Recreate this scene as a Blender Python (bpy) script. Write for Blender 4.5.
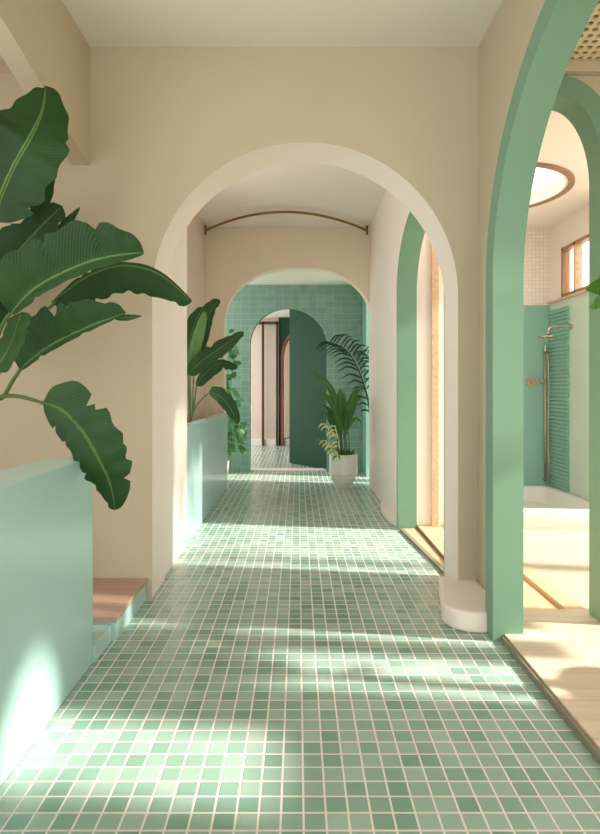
import bpy, bmesh, math, random
from mathutils import Vector, Matrix
random.seed(7)
H = 1.35
F = 558.0
PI = math.pi

# ------------------------------------------------------------------ camera, sky, sun, exposure
sc = bpy.context.scene
for o in list(bpy.data.objects):
    bpy.data.objects.remove(o)
col = sc.collection
cam = bpy.data.cameras.new('camera'); camo = bpy.data.objects.new('camera', cam); col.objects.link(camo)
camo.location = (0, 0, H); camo.rotation_euler = (PI/2, 0, 0)
cam.sensor_fit = 'HORIZONTAL'; cam.sensor_width = 36; cam.lens = F/600*36
cam.shift_x = 2/600; cam.shift_y = -29/600
cam.clip_start = 0.05
sc.camera = camo
w = bpy.data.worlds.new('world'); sc.world = w; w.use_nodes = True
bg = w.node_tree.nodes['Background']
bg.inputs[0].default_value = (1.0, 0.965, 0.94, 1); bg.inputs[1].default_value = 2.3
sun = bpy.data.lights.new('sun', 'SUN'); suno = bpy.data.objects.new('sun', sun); col.objects.link(suno)
sun.energy = 9.0; sun.angle = math.radians(2.8); sun.color = (1.0, 0.92, 0.82)
SD = Vector((-1.0, 0.14, -0.62)).normalized()
suno.rotation_euler = SD.to_track_quat('-Z', 'Y').to_euler()
suno.location = (6, -2, 6)
sc.view_settings.view_transform = 'Standard'; sc.view_settings.look = 'None'
sc.view_settings.gamma = 1; sc.view_settings.use_curve_mapping = False
sc.view_settings.exposure = 0.13

# ------------------------------------------------------------------ helpers
def D(s): return F/s*H
def PX(x, y, s): return Vector(((x-298)/s*H, F/s*H, H*(1+(388-y)/s)))

def srgb(r, g, b):
    f = lambda c: (c/255/12.92) if c <= 10 else ((c/255+0.055)/1.055)**2.4
    return (f(r), f(g), f(b), 1)

def newmat(name):
    m = bpy.data.materials.new(name); m.use_nodes = True
    nt = m.node_tree; b = nt.nodes['Principled BSDF']
    return m, nt, b

def N(nt, t, **k):
    n = nt.nodes.new(t)
    for a, v in k.items(): setattr(n, a, v)
    return n

def plaster(name, c, rough=0.75, var=0.04, bump=0.05, spec=0.3, scale=3.0):
    m, nt, b = newmat(name)
    tc = N(nt, 'ShaderNodeNewGeometry')
    no = N(nt, 'ShaderNodeTexNoise'); no.inputs['Scale'].default_value = scale; no.inputs['Detail'].default_value = 5
    nt.links.new(tc.outputs['Position'], no.inputs['Vector'])
    mx = N(nt, 'ShaderNodeMix', data_type='RGBA')
    mx.inputs['A'].default_value = tuple(v*(1-var) for v in c[:3])+(1,)
    mx.inputs['B'].default_value = tuple(min(1, v*(1+var)) for v in c[:3])+(1,)
    nt.links.new(no.outputs['Fac'], mx.inputs['Factor']); nt.links.new(mx.outputs['Result'], b.inputs['Base Color'])
    n2 = N(nt, 'ShaderNodeTexNoise'); n2.inputs['Scale'].default_value = 60; n2.inputs['Detail'].default_value = 3
    nt.links.new(tc.outputs['Position'], n2.inputs['Vector'])
    bp = N(nt, 'ShaderNodeBump'); bp.inputs['Strength'].default_value = bump; bp.inputs['Distance'].default_value = 0.01
    nt.links.new(n2.outputs['Fac'], bp.inputs['Height']); nt.links.new(bp.outputs['Normal'], b.inputs['Normal'])
    b.inputs['Roughness'].default_value = rough; b.inputs['Specular IOR Level'].default_value = spec
    return m

def tile(name, ax, tu, tv, ou, ov, c1, c2, grout, gw=0.07, rough=0.16, offs=False, bump=0.35, rvar=0.12):
    """square tiles from world position; ax picks the two axes"""
    m, nt, b = newmat(name)
    L = nt.links.new
    g = N(nt, 'ShaderNodeNewGeometry'); sp = N(nt, 'ShaderNodeSeparateXYZ'); L(g.outputs['Position'], sp.inputs[0])
    def mt(op, a, bb=None, c=None):
        n = N(nt, 'ShaderNodeMath', operation=op)
        for i, v in enumerate((a, bb, c)):
            if v is None: continue
            if isinstance(v, (int, float)): n.inputs[i].default_value = v
            else: L(v, n.inputs[i])
        return n.outputs[0]
    U = mt('DIVIDE', mt('SUBTRACT', sp.outputs[ax[0]], ou), tu)
    V = mt('DIVIDE', mt('SUBTRACT', sp.outputs[ax[1]], ov), tv)
    if offs:
        U = mt('ADD', U, mt('MULTIPLY', mt('MODULO', mt('FLOOR', V), 2.0), 0.5))
    fu, fv = mt('FRACT', U), mt('FRACT', V)
    du = mt('MINIMUM', fu, mt('SUBTRACT', 1.0, fu)); dv = mt('MINIMUM', fv, mt('SUBTRACT', 1.0, fv))
    dm = mt('MINIMUM', mt('MULTIPLY', du, tu/min(tu, tv)), mt('MULTIPLY', dv, tv/min(tu, tv)))
    mask = mt('SMOOTHSTEP' if False else 'LESS_THAN', dm, gw/2)
    cx = N(nt, 'ShaderNodeCombineXYZ'); L(mt('FLOOR', U), cx.inputs[0]); L(mt('FLOOR', V), cx.inputs[1])
    wn = N(nt, 'ShaderNodeTexWhiteNoise', noise_dimensions='3D'); L(cx.outputs[0], wn.inputs['Vector'])
    no = N(nt, 'ShaderNodeTexNoise'); no.inputs['Scale'].default_value = 1.6; L(g.outputs['Position'], no.inputs['Vector'])
    f = mt('ADD', mt('MULTIPLY', wn.outputs['Value'], 0.7), mt('MULTIPLY', no.outputs['Fac'], 0.3))
    mx = N(nt, 'ShaderNodeMix', data_type='RGBA'); mx.inputs['A'].default_value = c1; mx.inputs['B'].default_value = c2
    L(f, mx.inputs['Factor'])
    m2 = N(nt, 'ShaderNodeMix', data_type='RGBA'); L(mask, m2.inputs['Factor']); L(mx.outputs['Result'], m2.inputs['A']); m2.inputs['B'].default_value = grout
    L(m2.outputs['Result'], b.inputs['Base Color'])
    L(mt('ADD', mt('MULTIPLY', mask, 0.45), mt('ADD', rough, mt('MULTIPLY', wn.outputs['Value'], rvar))), b.inputs['Roughness'])
    mr = N(nt, 'ShaderNodeMapRange'); mr.inputs['From Min'].default_value = gw*0.35; mr.inputs['From Max'].default_value = gw*0.9
    L(dm, mr.inputs['Value'])
    n3 = N(nt, 'ShaderNodeTexNoise'); n3.inputs['Scale'].default_value = 9; L(g.outputs['Position'], n3.inputs['Vector'])
    bp = N(nt, 'ShaderNodeBump'); bp.inputs['Strength'].default_value = bump; bp.inputs['Distance'].default_value = 0.004
    L(mt('ADD', mr.outputs[0], mt('MULTIPLY', n3.outputs['Fac'], 0.8)), bp.inputs['Height']); L(bp.outputs['Normal'], b.inputs['Normal'])
    return m

def wood(name, c1, c2, ax=0, rough=0.4, scale=1.0, plank=0.0):
    m, nt, b = newmat(name); L = nt.links.new
    g = N(nt, 'ShaderNodeNewGeometry'); mp = N(nt, 'ShaderNodeMapping')
    s = [14, 14, 14]; s[ax] = 1.0
    mp.inputs['Scale'].default_value = [v*scale for v in s]
    L(g.outputs['Position'], mp.inputs[0])
    no = N(nt, 'ShaderNodeTexNoise'); no.inputs['Scale'].default_value = 1.5; no.inputs['Detail'].default_value = 7; no.inputs['Distortion'].default_value = 0.6
    L(mp.outputs[0], no.inputs['Vector'])
    cr = N(nt, 'ShaderNodeValToRGB'); cr.color_ramp.elements[0].position = 0.3; cr.color_ramp.elements[0].color = c1
    cr.color_ramp.elements[1].position = 0.7; cr.color_ramp.elements[1].color = c2
    L(no.outputs['Fac'], cr.inputs[0])
    out = cr.outputs[0]
    if plank:
        sp = N(nt, 'ShaderNodeSeparateXYZ'); L(g.outputs['Position'], sp.inputs[0])
        d = N(nt, 'ShaderNodeMath', operation='DIVIDE'); L(sp.outputs[1 if ax == 0 else 0], d.inputs[0]); d.inputs[1].default_value = plank
        fr = N(nt, 'ShaderNodeMath', operation='FRACT'); L(d.outputs[0], fr.inputs[0])
        lt = N(nt, 'ShaderNodeMath', operation='LESS_THAN'); L(fr.outputs[0], lt.inputs[0]); lt.inputs[1].default_value = 0.02
        ml = N(nt, 'ShaderNodeMath', operation='MULTIPLY'); L(lt.outputs[0], ml.inputs[0]); ml.inputs[1].default_value = 0.55
        mx = N(nt, 'ShaderNodeMix', data_type='RGBA'); L(ml.outputs[0], mx.inputs['Factor']); L(out, mx.inputs['A'])
        mx.inputs['B'].default_value = tuple(v*0.35 for v in c1[:3])+(1,); out = mx.outputs['Result']
    L(out, b.inputs['Base Color']); b.inputs['Roughness'].default_value = rough
    return m

def metal(name, c, rough=0.25):
    m, nt, b = newmat(name); b.inputs['Base Color'].default_value = c; b.inputs['Metallic'].default_value = 1; 
    no = N(nt, 'ShaderNodeTexNoise'); no.inputs['Scale'].default_value = 30
    mr = N(nt, 'ShaderNodeMapRange'); mr.inputs['To Min'].default_value = rough*0.8; mr.inputs['To Max'].default_value = rough*1.3
    nt.links.new(no.outputs['Fac'], mr.inputs['Value']); nt.links.new(mr.outputs[0], b.inputs['Roughness'])
    return m

def leafmat(name, c1, c2, rib, rough=0.46, trans=0.2, ribs=60.0):
    """UV: x = along 0..1, y = across -1..1 mapped to 0..1"""
    m, nt, b = newmat(name); L = nt.links.new
    uv = N(nt, 'ShaderNodeUVMap'); sp = N(nt, 'ShaderNodeSeparateXYZ'); L(uv.outputs[0], sp.inputs[0])
    def mt(op, a, bb=None):
        n = N(nt, 'ShaderNodeMath', operation=op)
        for i, v in enumerate((a, bb)):
            if v is None: continue
            if isinstance(v, (int, float)): n.inputs[i].default_value = v
            else: L(v, n.inputs[i])
        return n.outputs[0]
    ac = mt('ABSOLUTE', mt('SUBTRACT', mt('MULTIPLY', sp.outputs[1], 2.0), 1.0))
    ph = mt('MULTIPLY', mt('SUBTRACT', sp.outputs[0], mt('MULTIPLY', ac, 0.10)), ribs*2*PI)
    rb = mt('SINE', ph)
    no = N(nt, 'ShaderNodeTexNoise'); no.inputs['Scale'].default_value = 5; no.inputs['Detail'].default_value = 4
    g = N(nt, 'ShaderNodeNewGeometry'); L(g.outputs['Position'], no.inputs['Vector'])
    mx = N(nt, 'ShaderNodeMix', data_type='RGBA'); mx.inputs['A'].default_value = c1; mx.inputs['B'].default_value = c2
    L(mt('ADD', no.outputs['Fac'], mt('MULTIPLY', rb, 0.12)), mx.inputs['Factor'])
    m2 = N(nt, 'ShaderNodeMix', data_type='RGBA'); L(mt('LESS_THAN', ac, 0.055), m2.inputs['Factor']); L(mx.outputs['Result'], m2.inputs['A']); m2.inputs['B'].default_value = rib
    L(m2.outputs['Result'], b.inputs['Base Color'])
    bp = N(nt, 'ShaderNodeBump'); bp.inputs['Strength'].default_value = 0.18; bp.inputs['Distance'].default_value = 0.004
    L(rb, bp.inputs['Height']); L(bp.outputs['Normal'], b.inputs['Normal'])
    b.inputs['Roughness'].default_value = rough; b.inputs['Specular IOR Level'].default_value = 0.28
    tr = N(nt, 'ShaderNodeBsdfTranslucent'); L(m2.outputs['Result'], tr.inputs['Color'])
    ms = N(nt, 'ShaderNodeMixShader'); ms.inputs[0].default_value = trans
    out = nt.nodes['Material Output']
    L(b.outputs[0], ms.inputs[1]); L(tr.outputs[0], ms.inputs[2]); L(ms.outputs[0], out.inputs['Surface'])
    return m

def glassmat(name):
    m, nt, b = newmat(name)
    b.inputs['Base Color'].default_value = (0.97, 0.98, 0.97, 1); b.inputs['Transmission Weight'].default_value = 1
    b.inputs['Roughness'].default_value = 0.05; b.inputs['IOR'].default_value = 1.05
    return m

class MB:
    def __init__(s): s.bm = bmesh.new(); s.uv = None
    def box(s, x0, x1, y0, y1, z0, z1):
        v = [s.bm.verts.new((x, y, z)) for z in (z0, z1) for y in (y0, y1) for x in (x0, x1)]
        for f in ((0,2,3,1),(4,5,7,6),(0,1,5,4),(2,6,7,3),(0,4,6,2),(1,3,7,5)):
            s.bm.faces.new([v[i] for i in f])
        return s
    def face(s, pts, smooth=False):
        f = s.bm.faces.new([s.bm.verts.new(p) for p in pts]); f.smooth = smooth; return f
    def prism(s, pts, mapf, t0, t1):
        a = [s.bm.verts.new(mapf(u, t0, z)) for u, z in pts]; b = [s.bm.verts.new(mapf(u, t1, z)) for u, z in pts]
        s.bm.faces.new(a); s.bm.faces.new(list(reversed(b)))
        n = len(pts)
        for i in range(n): s.bm.faces.new((a[i], b[i], b[(i+1) % n], a[(i+1) % n]))
        return s
    def tube(s, pts, r, n=8, r1=None, cap=True):
        pts = [Vector(p) for p in pts]; rings = []
        up = Vector((0, 0, 1))
        for i, p in enumerate(pts):
            t = (pts[min(i+1, len(pts)-1)]-pts[max(i-1, 0)]).normalized()
            a = t.cross(up)
            if a.length < 0.05: a = t.cross(Vector((1, 0, 0)))
            a.normalize(); b = t.cross(a)
            rr = r if r1 is None else r+(r1-r)*i/(len(pts)-1)
            rings.append([s.bm.verts.new(p+(a*math.cos(2*PI*k/n)+b*math.sin(2*PI*k/n))*rr) for k in range(n)])
        for i in range(len(rings)-1):
            for k in range(n):
                f = s.bm.faces.new((rings[i][k], rings[i][(k+1) % n], rings[i+1][(k+1) % n], rings[i+1][k])); f.smooth = True
        if cap:
            s.bm.faces.new(rings[0]); s.bm.faces.new(list(reversed(rings[-1])))
        return s
    def lathe(s, prof, c, n=32, smooth=True):
        rings = [[s.bm.verts.new((c[0]+r*math.cos(2*PI*k/n), c[1]+r*math.sin(2*PI*k/n), c[2]+z)) for k in range(n)] for r, z in prof]
        for i in range(len(rings)-1):
            for k in range(n):
                f = s.bm.faces.new((rings[i][k], rings[i][(k+1) % n], rings[i+1][(k+1) % n], rings[i+1][k])); f.smooth = smooth
        s.bm.faces.new(list(reversed(rings[0]))); s.bm.faces.new(rings[-1])
        return s
    def build(s, name, mat, parent=None, bevel=0, loc=None, mats=None):
        bmesh.ops.recalc_face_normals(s.bm, faces=s.bm.faces)
        me = bpy.data.meshes.new(name); 
        if parent is not None:
            pl = parent.matrix_basis.translation if parent.parent is None else parent.parent.matrix_basis.translation
            bmesh.ops.translate(s.bm, vec=-Vector(pl), verts=s.bm.verts)
        s.bm.to_mesh(me); s.bm.free()
        o = bpy.data.objects.new(name, me); col.objects.link(o)
        me.materials.append(mat)
        if parent is not None: o.parent = parent
        if bevel:
            bv = o.modifiers.new('bevel', 'BEVEL'); bv.width = bevel; bv.segments = 3; bv.limit_method = 'ANGLE'
            bv.harden_normals = False
        return o

def tag(o, label=None, cat=None, group=None, kind=None):
    if label: o['label'] = label
    if cat: o['category'] = cat
    if group: o['group'] = group
    if kind: o['kind'] = kind
    return o
def empty(name, loc, label, cat, group=None):
    o = bpy.data.objects.new(name, None); col.objects.link(o); o.location = loc
    return tag(o, label, cat, group)
def struct(mb, name, mat, label=None, bevel=0, mat2=None):
    o = mb.build(name, mat, bevel=bevel)
    if mat2: o.data.materials.append(mat2)
    o['kind'] = 'structure'
    if label: o['label'] = label
    return o

FRONT = lambda u, t, z: (u, t, z)      # u = X, t = Y
SIDE = lambda u, t, z: (t, u, z)       # u = Y, t = X

def arc(u0, u1, zs, ry, n=48, p=2.0):
    c, r = (u0+u1)/2, (u1-u0)/2
    out = []
    for i in range(n+1):
        a = PI - PI*i/n
        ca, sa = math.cos(a), math.sin(a)
        e = 2.0/p
        out.append((c+r*math.copysign(abs(ca)**e, ca), zs+ry*abs(sa)**e))
    return out

def arch_wall(mb, mp, ua, ub, za, zb, t0, t1, u0, u1, zs, ry, n=48, p=2.0):
    """solid wall with an arched opening reaching za"""
    A = [(u0, za)]+arc(u0, u1, zs, ry, n, p)+[(u1, za)]
    for t in (t0, t1):
        if ua < u0: mb.face([mp(ua, t, za), mp(u0, t, za), mp(u0, t, zb), mp(ua, t, zb)])
        if ub > u1: mb.face([mp(u1, t, za), mp(ub, t, za), mp(ub, t, zb), mp(u1, t, zb)])
        B = A[1:-1]
        for i in range(len(B)-1):
            mb.face([mp(B[i][0], t, B[i][1]), mp(B[i+1][0], t, B[i+1][1]), mp(B[i+1][0], t, zb), mp(B[i][0], t, zb)])
    va = [mb.bm.verts.new(mp(u, t0, z)) for u, z in A]; vb = [mb.bm.verts.new(mp(u, t1, z)) for u, z in A]
    for i in range(len(A)-1):
        f = mb.bm.faces.new((va[i], va[i+1], vb[i+1], vb[i])); f.smooth = True; f.material_index = 1
    mb.face([mp(ua, t0, za), mp(ua, t1, za), mp(ua, t1, zb), mp(ua, t0, zb)])
    mb.face([mp(ub, t0, za), mp(ub, t1, za), mp(ub, t1, zb), mp(ub, t0, zb)])
    mb.face([mp(ua, t0, zb), mp(ub, t0, zb), mp(ub, t1, zb), mp(ua, t1, zb)])
    return mb

def arch_ring(mb, mp, u0, u1, za, zs, ry, wd, t0, t1, n=48, p=2.0):
    A = [(u0, za)]+arc(u0, u1, zs, ry, n, p)+[(u1, za)]
    B = [(u0-wd, za)]+arc(u0-wd, u1+wd, zs, ry+wd, n, p)+[(u1+wd, za)]
    def strip(P, ta, Q, tb, sm):
        a = [mb.bm.verts.new(mp(u, ta, z)) for u, z in P]; b = [mb.bm.verts.new(mp(u, tb, z)) for u, z in Q]
        for i in range(len(P)-1):
            f = mb.bm.faces.new((a[i], a[i+1], b[i+1], b[i])); f.smooth = sm
    strip(A, t0, A, t1, True); strip(B, t0, B, t1, True); strip(A, t0, B, t0, False); strip(A, t1, B, t1, False)
    return mb

def catmull(P, n=8):
    P = [Vector(p) for p in P]; out = []
    for i in range(len(P)-1):
        p0, p1, p2, p3 = P[max(i-1, 0)], P[i], P[i+1], P[min(i+2, len(P)-1)]
        for k in range(n):
            t = k/n
            out.append(0.5*((2*p1)+(-p0+p2)*t+(2*p0-5*p1+4*p2-p3)*t*t+(-p0+3*p1-3*p2+p3)*t**3))
    out.append(P[-1]); return out

# ------------------------------------------------------------------ materials
M = {}
M['beige'] = plaster('warm_beige_plaster', srgb(198, 187, 162), var=0.03)
M['beige_lit'] = plaster('lit_beige_plaster', srgb(236, 222, 198), var=0.03)  # beige lightened by hand for the brighter light on the second arch
M['pink'] = plaster('blush_plaster', srgb(224, 204, 188), var=0.03)
M['ceil'] = plaster('pale_ceiling_paint', srgb(232, 230, 215), var=0.02)
M['white'] = plaster('white_plaster', srgb(243, 233, 223), var=0.02)
M['teal'] = plaster('soft_teal_gloss_paint', srgb(180, 216, 212), rough=0.2, var=0.03, bump=0.01, spec=0.5, scale=1.5)
M['frame'] = plaster('sage_green_satin_paint', srgb(116, 156, 130), rough=0.42, var=0.04, bump=0.02, spec=0.4)
M['dkgreen'] = plaster('deep_green_paint', srgb(34, 72, 50), rough=0.8, var=0.08, bump=0.02, spec=0.4)
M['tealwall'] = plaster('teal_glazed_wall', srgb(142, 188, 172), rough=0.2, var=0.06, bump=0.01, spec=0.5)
M['sunteal'] = plaster('teal_glaze_painted_sun', srgb(205, 222, 208), rough=0.2, var=0.05, bump=0.01, spec=0.5)  # teal paled to stand in for sunlight and reflection on the shower wall
TS = 0.0526*H
M['floor'] = tile('green_mosaic_floor_tile', (0, 1), TS, TS, 0.013*H, 1.366*H, srgb(116, 158, 140), srgb(178, 200, 188), srgb(236, 229, 220), gw=0.10, rough=0.14)
M['wtile'] = tile('green_glazed_wall_tile', (0, 2), 0.135, 0.098, 0.03, 0, srgb(116, 152, 136), srgb(124, 160, 144), srgb(162, 192, 174), gw=0.035, rough=0.18, bump=0.3)
M['mosaic'] = tile('white_mosaic_tile', (0, 2), 0.045, 0.045, 0, 0, srgb(236, 226, 216), srgb(244, 238, 230), srgb(222, 206, 194), gw=0.10, rough=0.3)
M['wood'] = wood('pale_oak_planks', srgb(214, 190, 164), srgb(236, 216, 194), ax=0, plank=0.26, rough=0.35)
M['wooddk'] = wood('warm_timber', srgb(170, 142, 124), srgb(194, 164, 144), ax=0, plank=0.3, rough=0.45)
M['tan'] = wood('tan_timber', srgb(206, 170, 132), srgb(226, 194, 158), ax=1, rough=0.4)
M['copperwood'] = wood('reddish_timber', srgb(120, 62, 40), srgb(160, 92, 62), ax=2, rough=0.35)
M['rimwood'] = wood('walnut_rim', srgb(140, 104, 78), srgb(166, 128, 98), ax=0, rough=0.4)
M['walnut'] = wood('walnut_frame', srgb(146, 104, 74), srgb(178, 134, 100), ax=2, rough=0.4)
M['brown'] = wood('dark_brown_timber', srgb(66, 40, 28), srgb(92, 58, 40), ax=2, rough=0.4)
M['cream'] = plaster('cream_stone_floor', srgb(198, 182, 162), rough=0.35, var=0.04, bump=0.02)
M['stone'] = plaster('grey_metal_edging', srgb(140, 134, 116), rough=0.4)
M['brass'] = metal('aged_brass', srgb(150, 118, 66), 0.3)
M['chrome'] = metal('brushed_nickel', srgb(205, 190, 172), 0.22)
M['rosegold'] = metal('rose_gold', srgb(204, 172, 146), 0.3)
M['ceramic'] = plaster('white_ceramic', srgb(240, 236, 228), rough=0.2, var=0.01, bump=0.0, spec=0.5)
M['soil'] = plaster('potting_soil', srgb(70, 52, 36), rough=0.95, var=0.3, bump=0.6, scale=30)
M['clay'] = plaster('clay_pot', srgb(190, 170, 148), rough=0.7)
M['glass'] = glassmat('clear_glass')
M['perf'] = plaster('cream_perforated_panel', srgb(226, 210, 176), rough=0.6)
M['dark'] = plaster('painted_hole_shade', srgb(60, 44, 30), rough=0.9)  # dark colour stands in for shade inside the ceiling holes
M['leaf'] = leafmat('banana_leaf', srgb(26, 56, 26), srgb(50, 90, 40), srgb(96, 134, 70))
M['leaflt'] = leafmat('banana_leaf_underside', srgb(78, 120, 66), srgb(104, 146, 88), srgb(150, 180, 120))
M['palm'] = leafmat('palm_leaf', srgb(52, 98, 50), srgb(80, 134, 68), srgb(96, 140, 84), ribs=4)
M['palmdk'] = leafmat('dark_palm_leaf', srgb(24, 52, 32), srgb(38, 74, 44), srgb(40, 70, 40), ribs=4)
M['bright'] = leafmat('bright_green_leaf', srgb(78, 132, 50), srgb(112, 164, 70), srgb(150, 186, 100), ribs=6)
M['varieg'] = leafmat('cream_variegated_leaf', srgb(214, 214, 140), srgb(244, 240, 188), srgb(120, 160, 70), ribs=5)
M['foliage'] = leafmat('soft_green_leaf', srgb(70, 118, 74), srgb(100, 150, 100), srgb(140, 180, 130), ribs=5)
M['stem'] = plaster('green_stem', srgb(72, 104, 50), rough=0.5, var=0.15)
M['cane'] = plaster('fibrous_cane', srgb(104, 100, 62), rough=0.7, var=0.2)

# ------------------------------------------------------------------ the room
CZ = 2.624*H
dA1, dA1b = D(210), D(192)
# tiled corridor floor
struct(MB().box(-0.745*H, 0.80*H, -1.2*H, D(52), -0.08, 0), 'floor', M['floor'])
struct(MB().box(-1.25*H, -0.7455*H, D(99), D(52), -0.08, 0.0), 'floor_back_left', M['floor'])
# timber floors in the right hand rooms
struct(MB().box(0.815*H, 1.9*H, -1.2*H, D(228), -0.08, 0.03*H), 'floor_right', M['wood'])
struct(MB().box(0.80*H, 0.815*H, -1.2*H, D(255), -0.08, 0.024*H), 'trim_1', M['stone'], bevel=0.003)
struct(MB().box(0.80*H, 1.165*H, D(228)+0.001, D(139), -0.08, 0.012*H), 'floor_back', M['tan'])
struct(MB().box(1.18*H, 1.27*H, D(228)+0.001, D(139), -0.08, 0.028*H), 'trim_2', M['tan'], bevel=0.004)
struct(MB().box(1.27*H, 3.2*H, D(228)+0.001, D(108), -0.08, 0.02*H), 'floor_far', M['cream'])
# outside terrace
struct(MB().box(1.9*H, 9*H, -5*H, D(228), -0.10, 0.0), 'floor_outside', M['cream'])
struct(MB().box(3.2*H, 9*H, D(228), 8*H, -0.10, 0.0), 'floor_outside_far', M['cream'])
# bed behind left half walls
struct(MB().box(-1.9*H, -0.745*H, -1.2*H, D(99)-0.001, -0.08, -0.001), 'floor_left', M['wooddk'])

# ceilings
struct(MB().box(-1.95*H, 0.9*H, -1.2*H, dA1, CZ, CZ+0.1), 'ceiling', M['ceil'])
struct(MB().box(-1.95*H, 0.9*H, dA1, D(97), CZ, CZ+0.1), 'ceiling_middle', M['white'])
struct(MB().box(-1.3*H, 1.3*H, D(97), D(52), 2.23*H, 2.23*H+0.1), 'ceiling_far', M['ceil'])

# first arch wall (frontal)
R1 = 0.7286*H; C1 = 0.0335*H
mb = MB(); arch_wall(mb, FRONT, -1.95*H, 0.90*H, 0, CZ, dA1, dA1b, C1-R1, C1+R1, 1.443*H, 0.7286*H, n=64)
struct(mb, 'wall_front', M['beige'], mat2=M['white'])
# left pier behind the first arch
struct(MB().box(-1.9*H, -0.707*H, dA1b-0.001, D(157), 0, CZ), 'wall_left_pier', M['white'])
# rounded plinth of the right leg
mb = MB()
pts = []
x0, x1, y0, y1 = 0.615*H, 0.857*H, D(246), D(205)
rr = 0.12*H
for i in range(13):
    a = PI + (PI/2)*i/12
    pts.append((x0+rr+rr*math.cos(a), y0+rr+rr*math.sin(a)))
pts += [(x1, y0), (x1, y1), (x0+0.07*H, y1)]
mb.prism([(p[0], p[1]) for p in pts], lambda u, t, z: (u, z, t), 0, 0.085*H)
o = struct(mb, 'baseboard_right', M['white'], bevel=0.02)

# left wall: header with arched underside
hp = [(dA1, 2.06*H), (D(220), 2.085*H), (D(230), 2.10*H), (D(260), 2.175*H), (D(301), 2.24*H), (1.5*H, 2.29*H), (1.0*H, 2.31*H), (0.4*H, 2.25*H), (-0.2*H, 2.05*H), (-0.5*H, 1.7*H), (-0.5*H, 0), (-1.2*H, 0), (-1.2*H, CZ), (dA1, CZ)]
mb = MB(); mb.prism(hp, SIDE, -1.075*H, -0.99*H)
struct(mb, 'wall_left', M['beige'])
struct(MB().box(-1.95*H, -1.075*H, -1.2*H, dA1, 2.495*H, 2.495*H+0.05), 'ceiling_left', M['pink'])
struct(MB().box(-2.0*H, -1.9*H, 1.5*H, dA1b, 0, CZ), 'wall_left_outer', M['pink'])
# left wall of the middle bay
struct(MB().box(-1.0*H, -0.94*H, D(126), D(99), 0, CZ), 'wall_left_middle', M['pink'])

# near half wall and low curb
struct(MB().box(-0.905*H, -0.745*H, -1.2*H, D(275), 0, 0.75*H), 'wall_left_low', M['teal'], bevel=0.006)
struct(MB().box(-1.05*H, -0.738*H, D(275)+0.001, D(253), 0, 0.063*H), 'trim_3', M['teal'], bevel=0.003)
# far half wall
struct(MB().box(-0.79*H, -0.71*H, D(157)+0.001, D(99.2), 0, 0.75*H), 'wall_left_low_far', M['teal'], bevel=0.005)

# right wall of the front bay with the big green arch
mb = MB(); arch_wall(mb, SIDE, -1.2*H, dA1, 0, CZ, 0.857*H, 0.886*H, 0.66*H, 2.24*H, 1.42*H, 0.79*H, n=64)
struct(mb, 'wall_right', M['beige'])
mb = MB(); arch_ring(mb, SIDE, 0.70*H, 2.20*H, 0, 1.42*H, 0.75*H, 0.085*H, 0.768*H, 0.889*H, n=72)
struct(mb, 'trim_4', M['frame'], bevel=0.006)
# right wall of the middle bay with its green arch, slightly turned
SIDE2 = lambda u, t, z: (t+max(0, 3.95*H-u)*0.072, u, z)
mb = MB(); arch_wall(mb, SIDE2, dA1b, D(98), 0, CZ, 0.725*H, 0.81*H, 2.94*H, 3.95*H, 1.66*H, 0.50*H, n=48)
struct(mb, 'wall_right_middle', M['white'])
mb = MB(); arch_ring(mb, SIDE2, 2.955*H, 3.93*H, 0, 1.66*H, 0.48*H, 0.03*H, 0.70*H, 0.835*H, n=48)
struct(mb, 'trim_5', M['frame'], bevel=0.004)
mb = MB(); mb.prism([(2.95*H, 0), (3.92*H, 0), (3.92*H, 0.016*H), (2.95*H, 0.016*H)], SIDE2, 0.712*H, 0.737*H)
struct(mb, 'trim_6', M['stone'])
mb = MB(); mb.prism([(2.95*H, 0), (3.92*H, 0), (3.92*H, 0.013*H), (2.95*H, 0.013*H)], SIDE2, 0.738*H, 0.80*H)
struct(mb, 'floor_threshold', M['tan'])
# rounded foot at the near end of the middle pier
mb = MB()
pts = []
for i in range(17):
    a = PI*0.5 + PI*i/16
    pts.append((0.735*H+0.07*H*math.cos(a), D(128)+0.38*H*math.sin(a)))
mb.prism(pts, lambda u, t, z: (u, z, t), 0, 0.05*H)
struct(mb, 'baseboard_middle', M['white'], bevel=0.02)

# second arch
mb = MB(); arch_wall(mb, FRONT, -0.94*H, 1.1*H, 0, CZ, D(99), D(96.5), -0.745*H, 0.757*H, 1.62*H, 0.60*H, n=48, p=2.25)
struct(mb, 'wall_second', M['beige_lit'])
# tiled wall with the third arch
mb = MB(); arch_wall(mb, FRONT, -1.3*H, 1.3*H, 0, 2.24*H, D(84), D(82.5), -0.571*H, 0.345*H, 1.52*H, 0.432*H, n=48)
struct(mb, 'wall_back', M['wtile'])
struct(MB().box(-1.3*H, -1.25*H, D(96.5), D(84), 0, 0.75*H), 'wall_left_back', M['tealwall'])
struct(MB().box(0.765*H, 1.2*H, D(89), D(84), 0, 2.24*H), 'wall_right_back', M['tealwall'])
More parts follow.
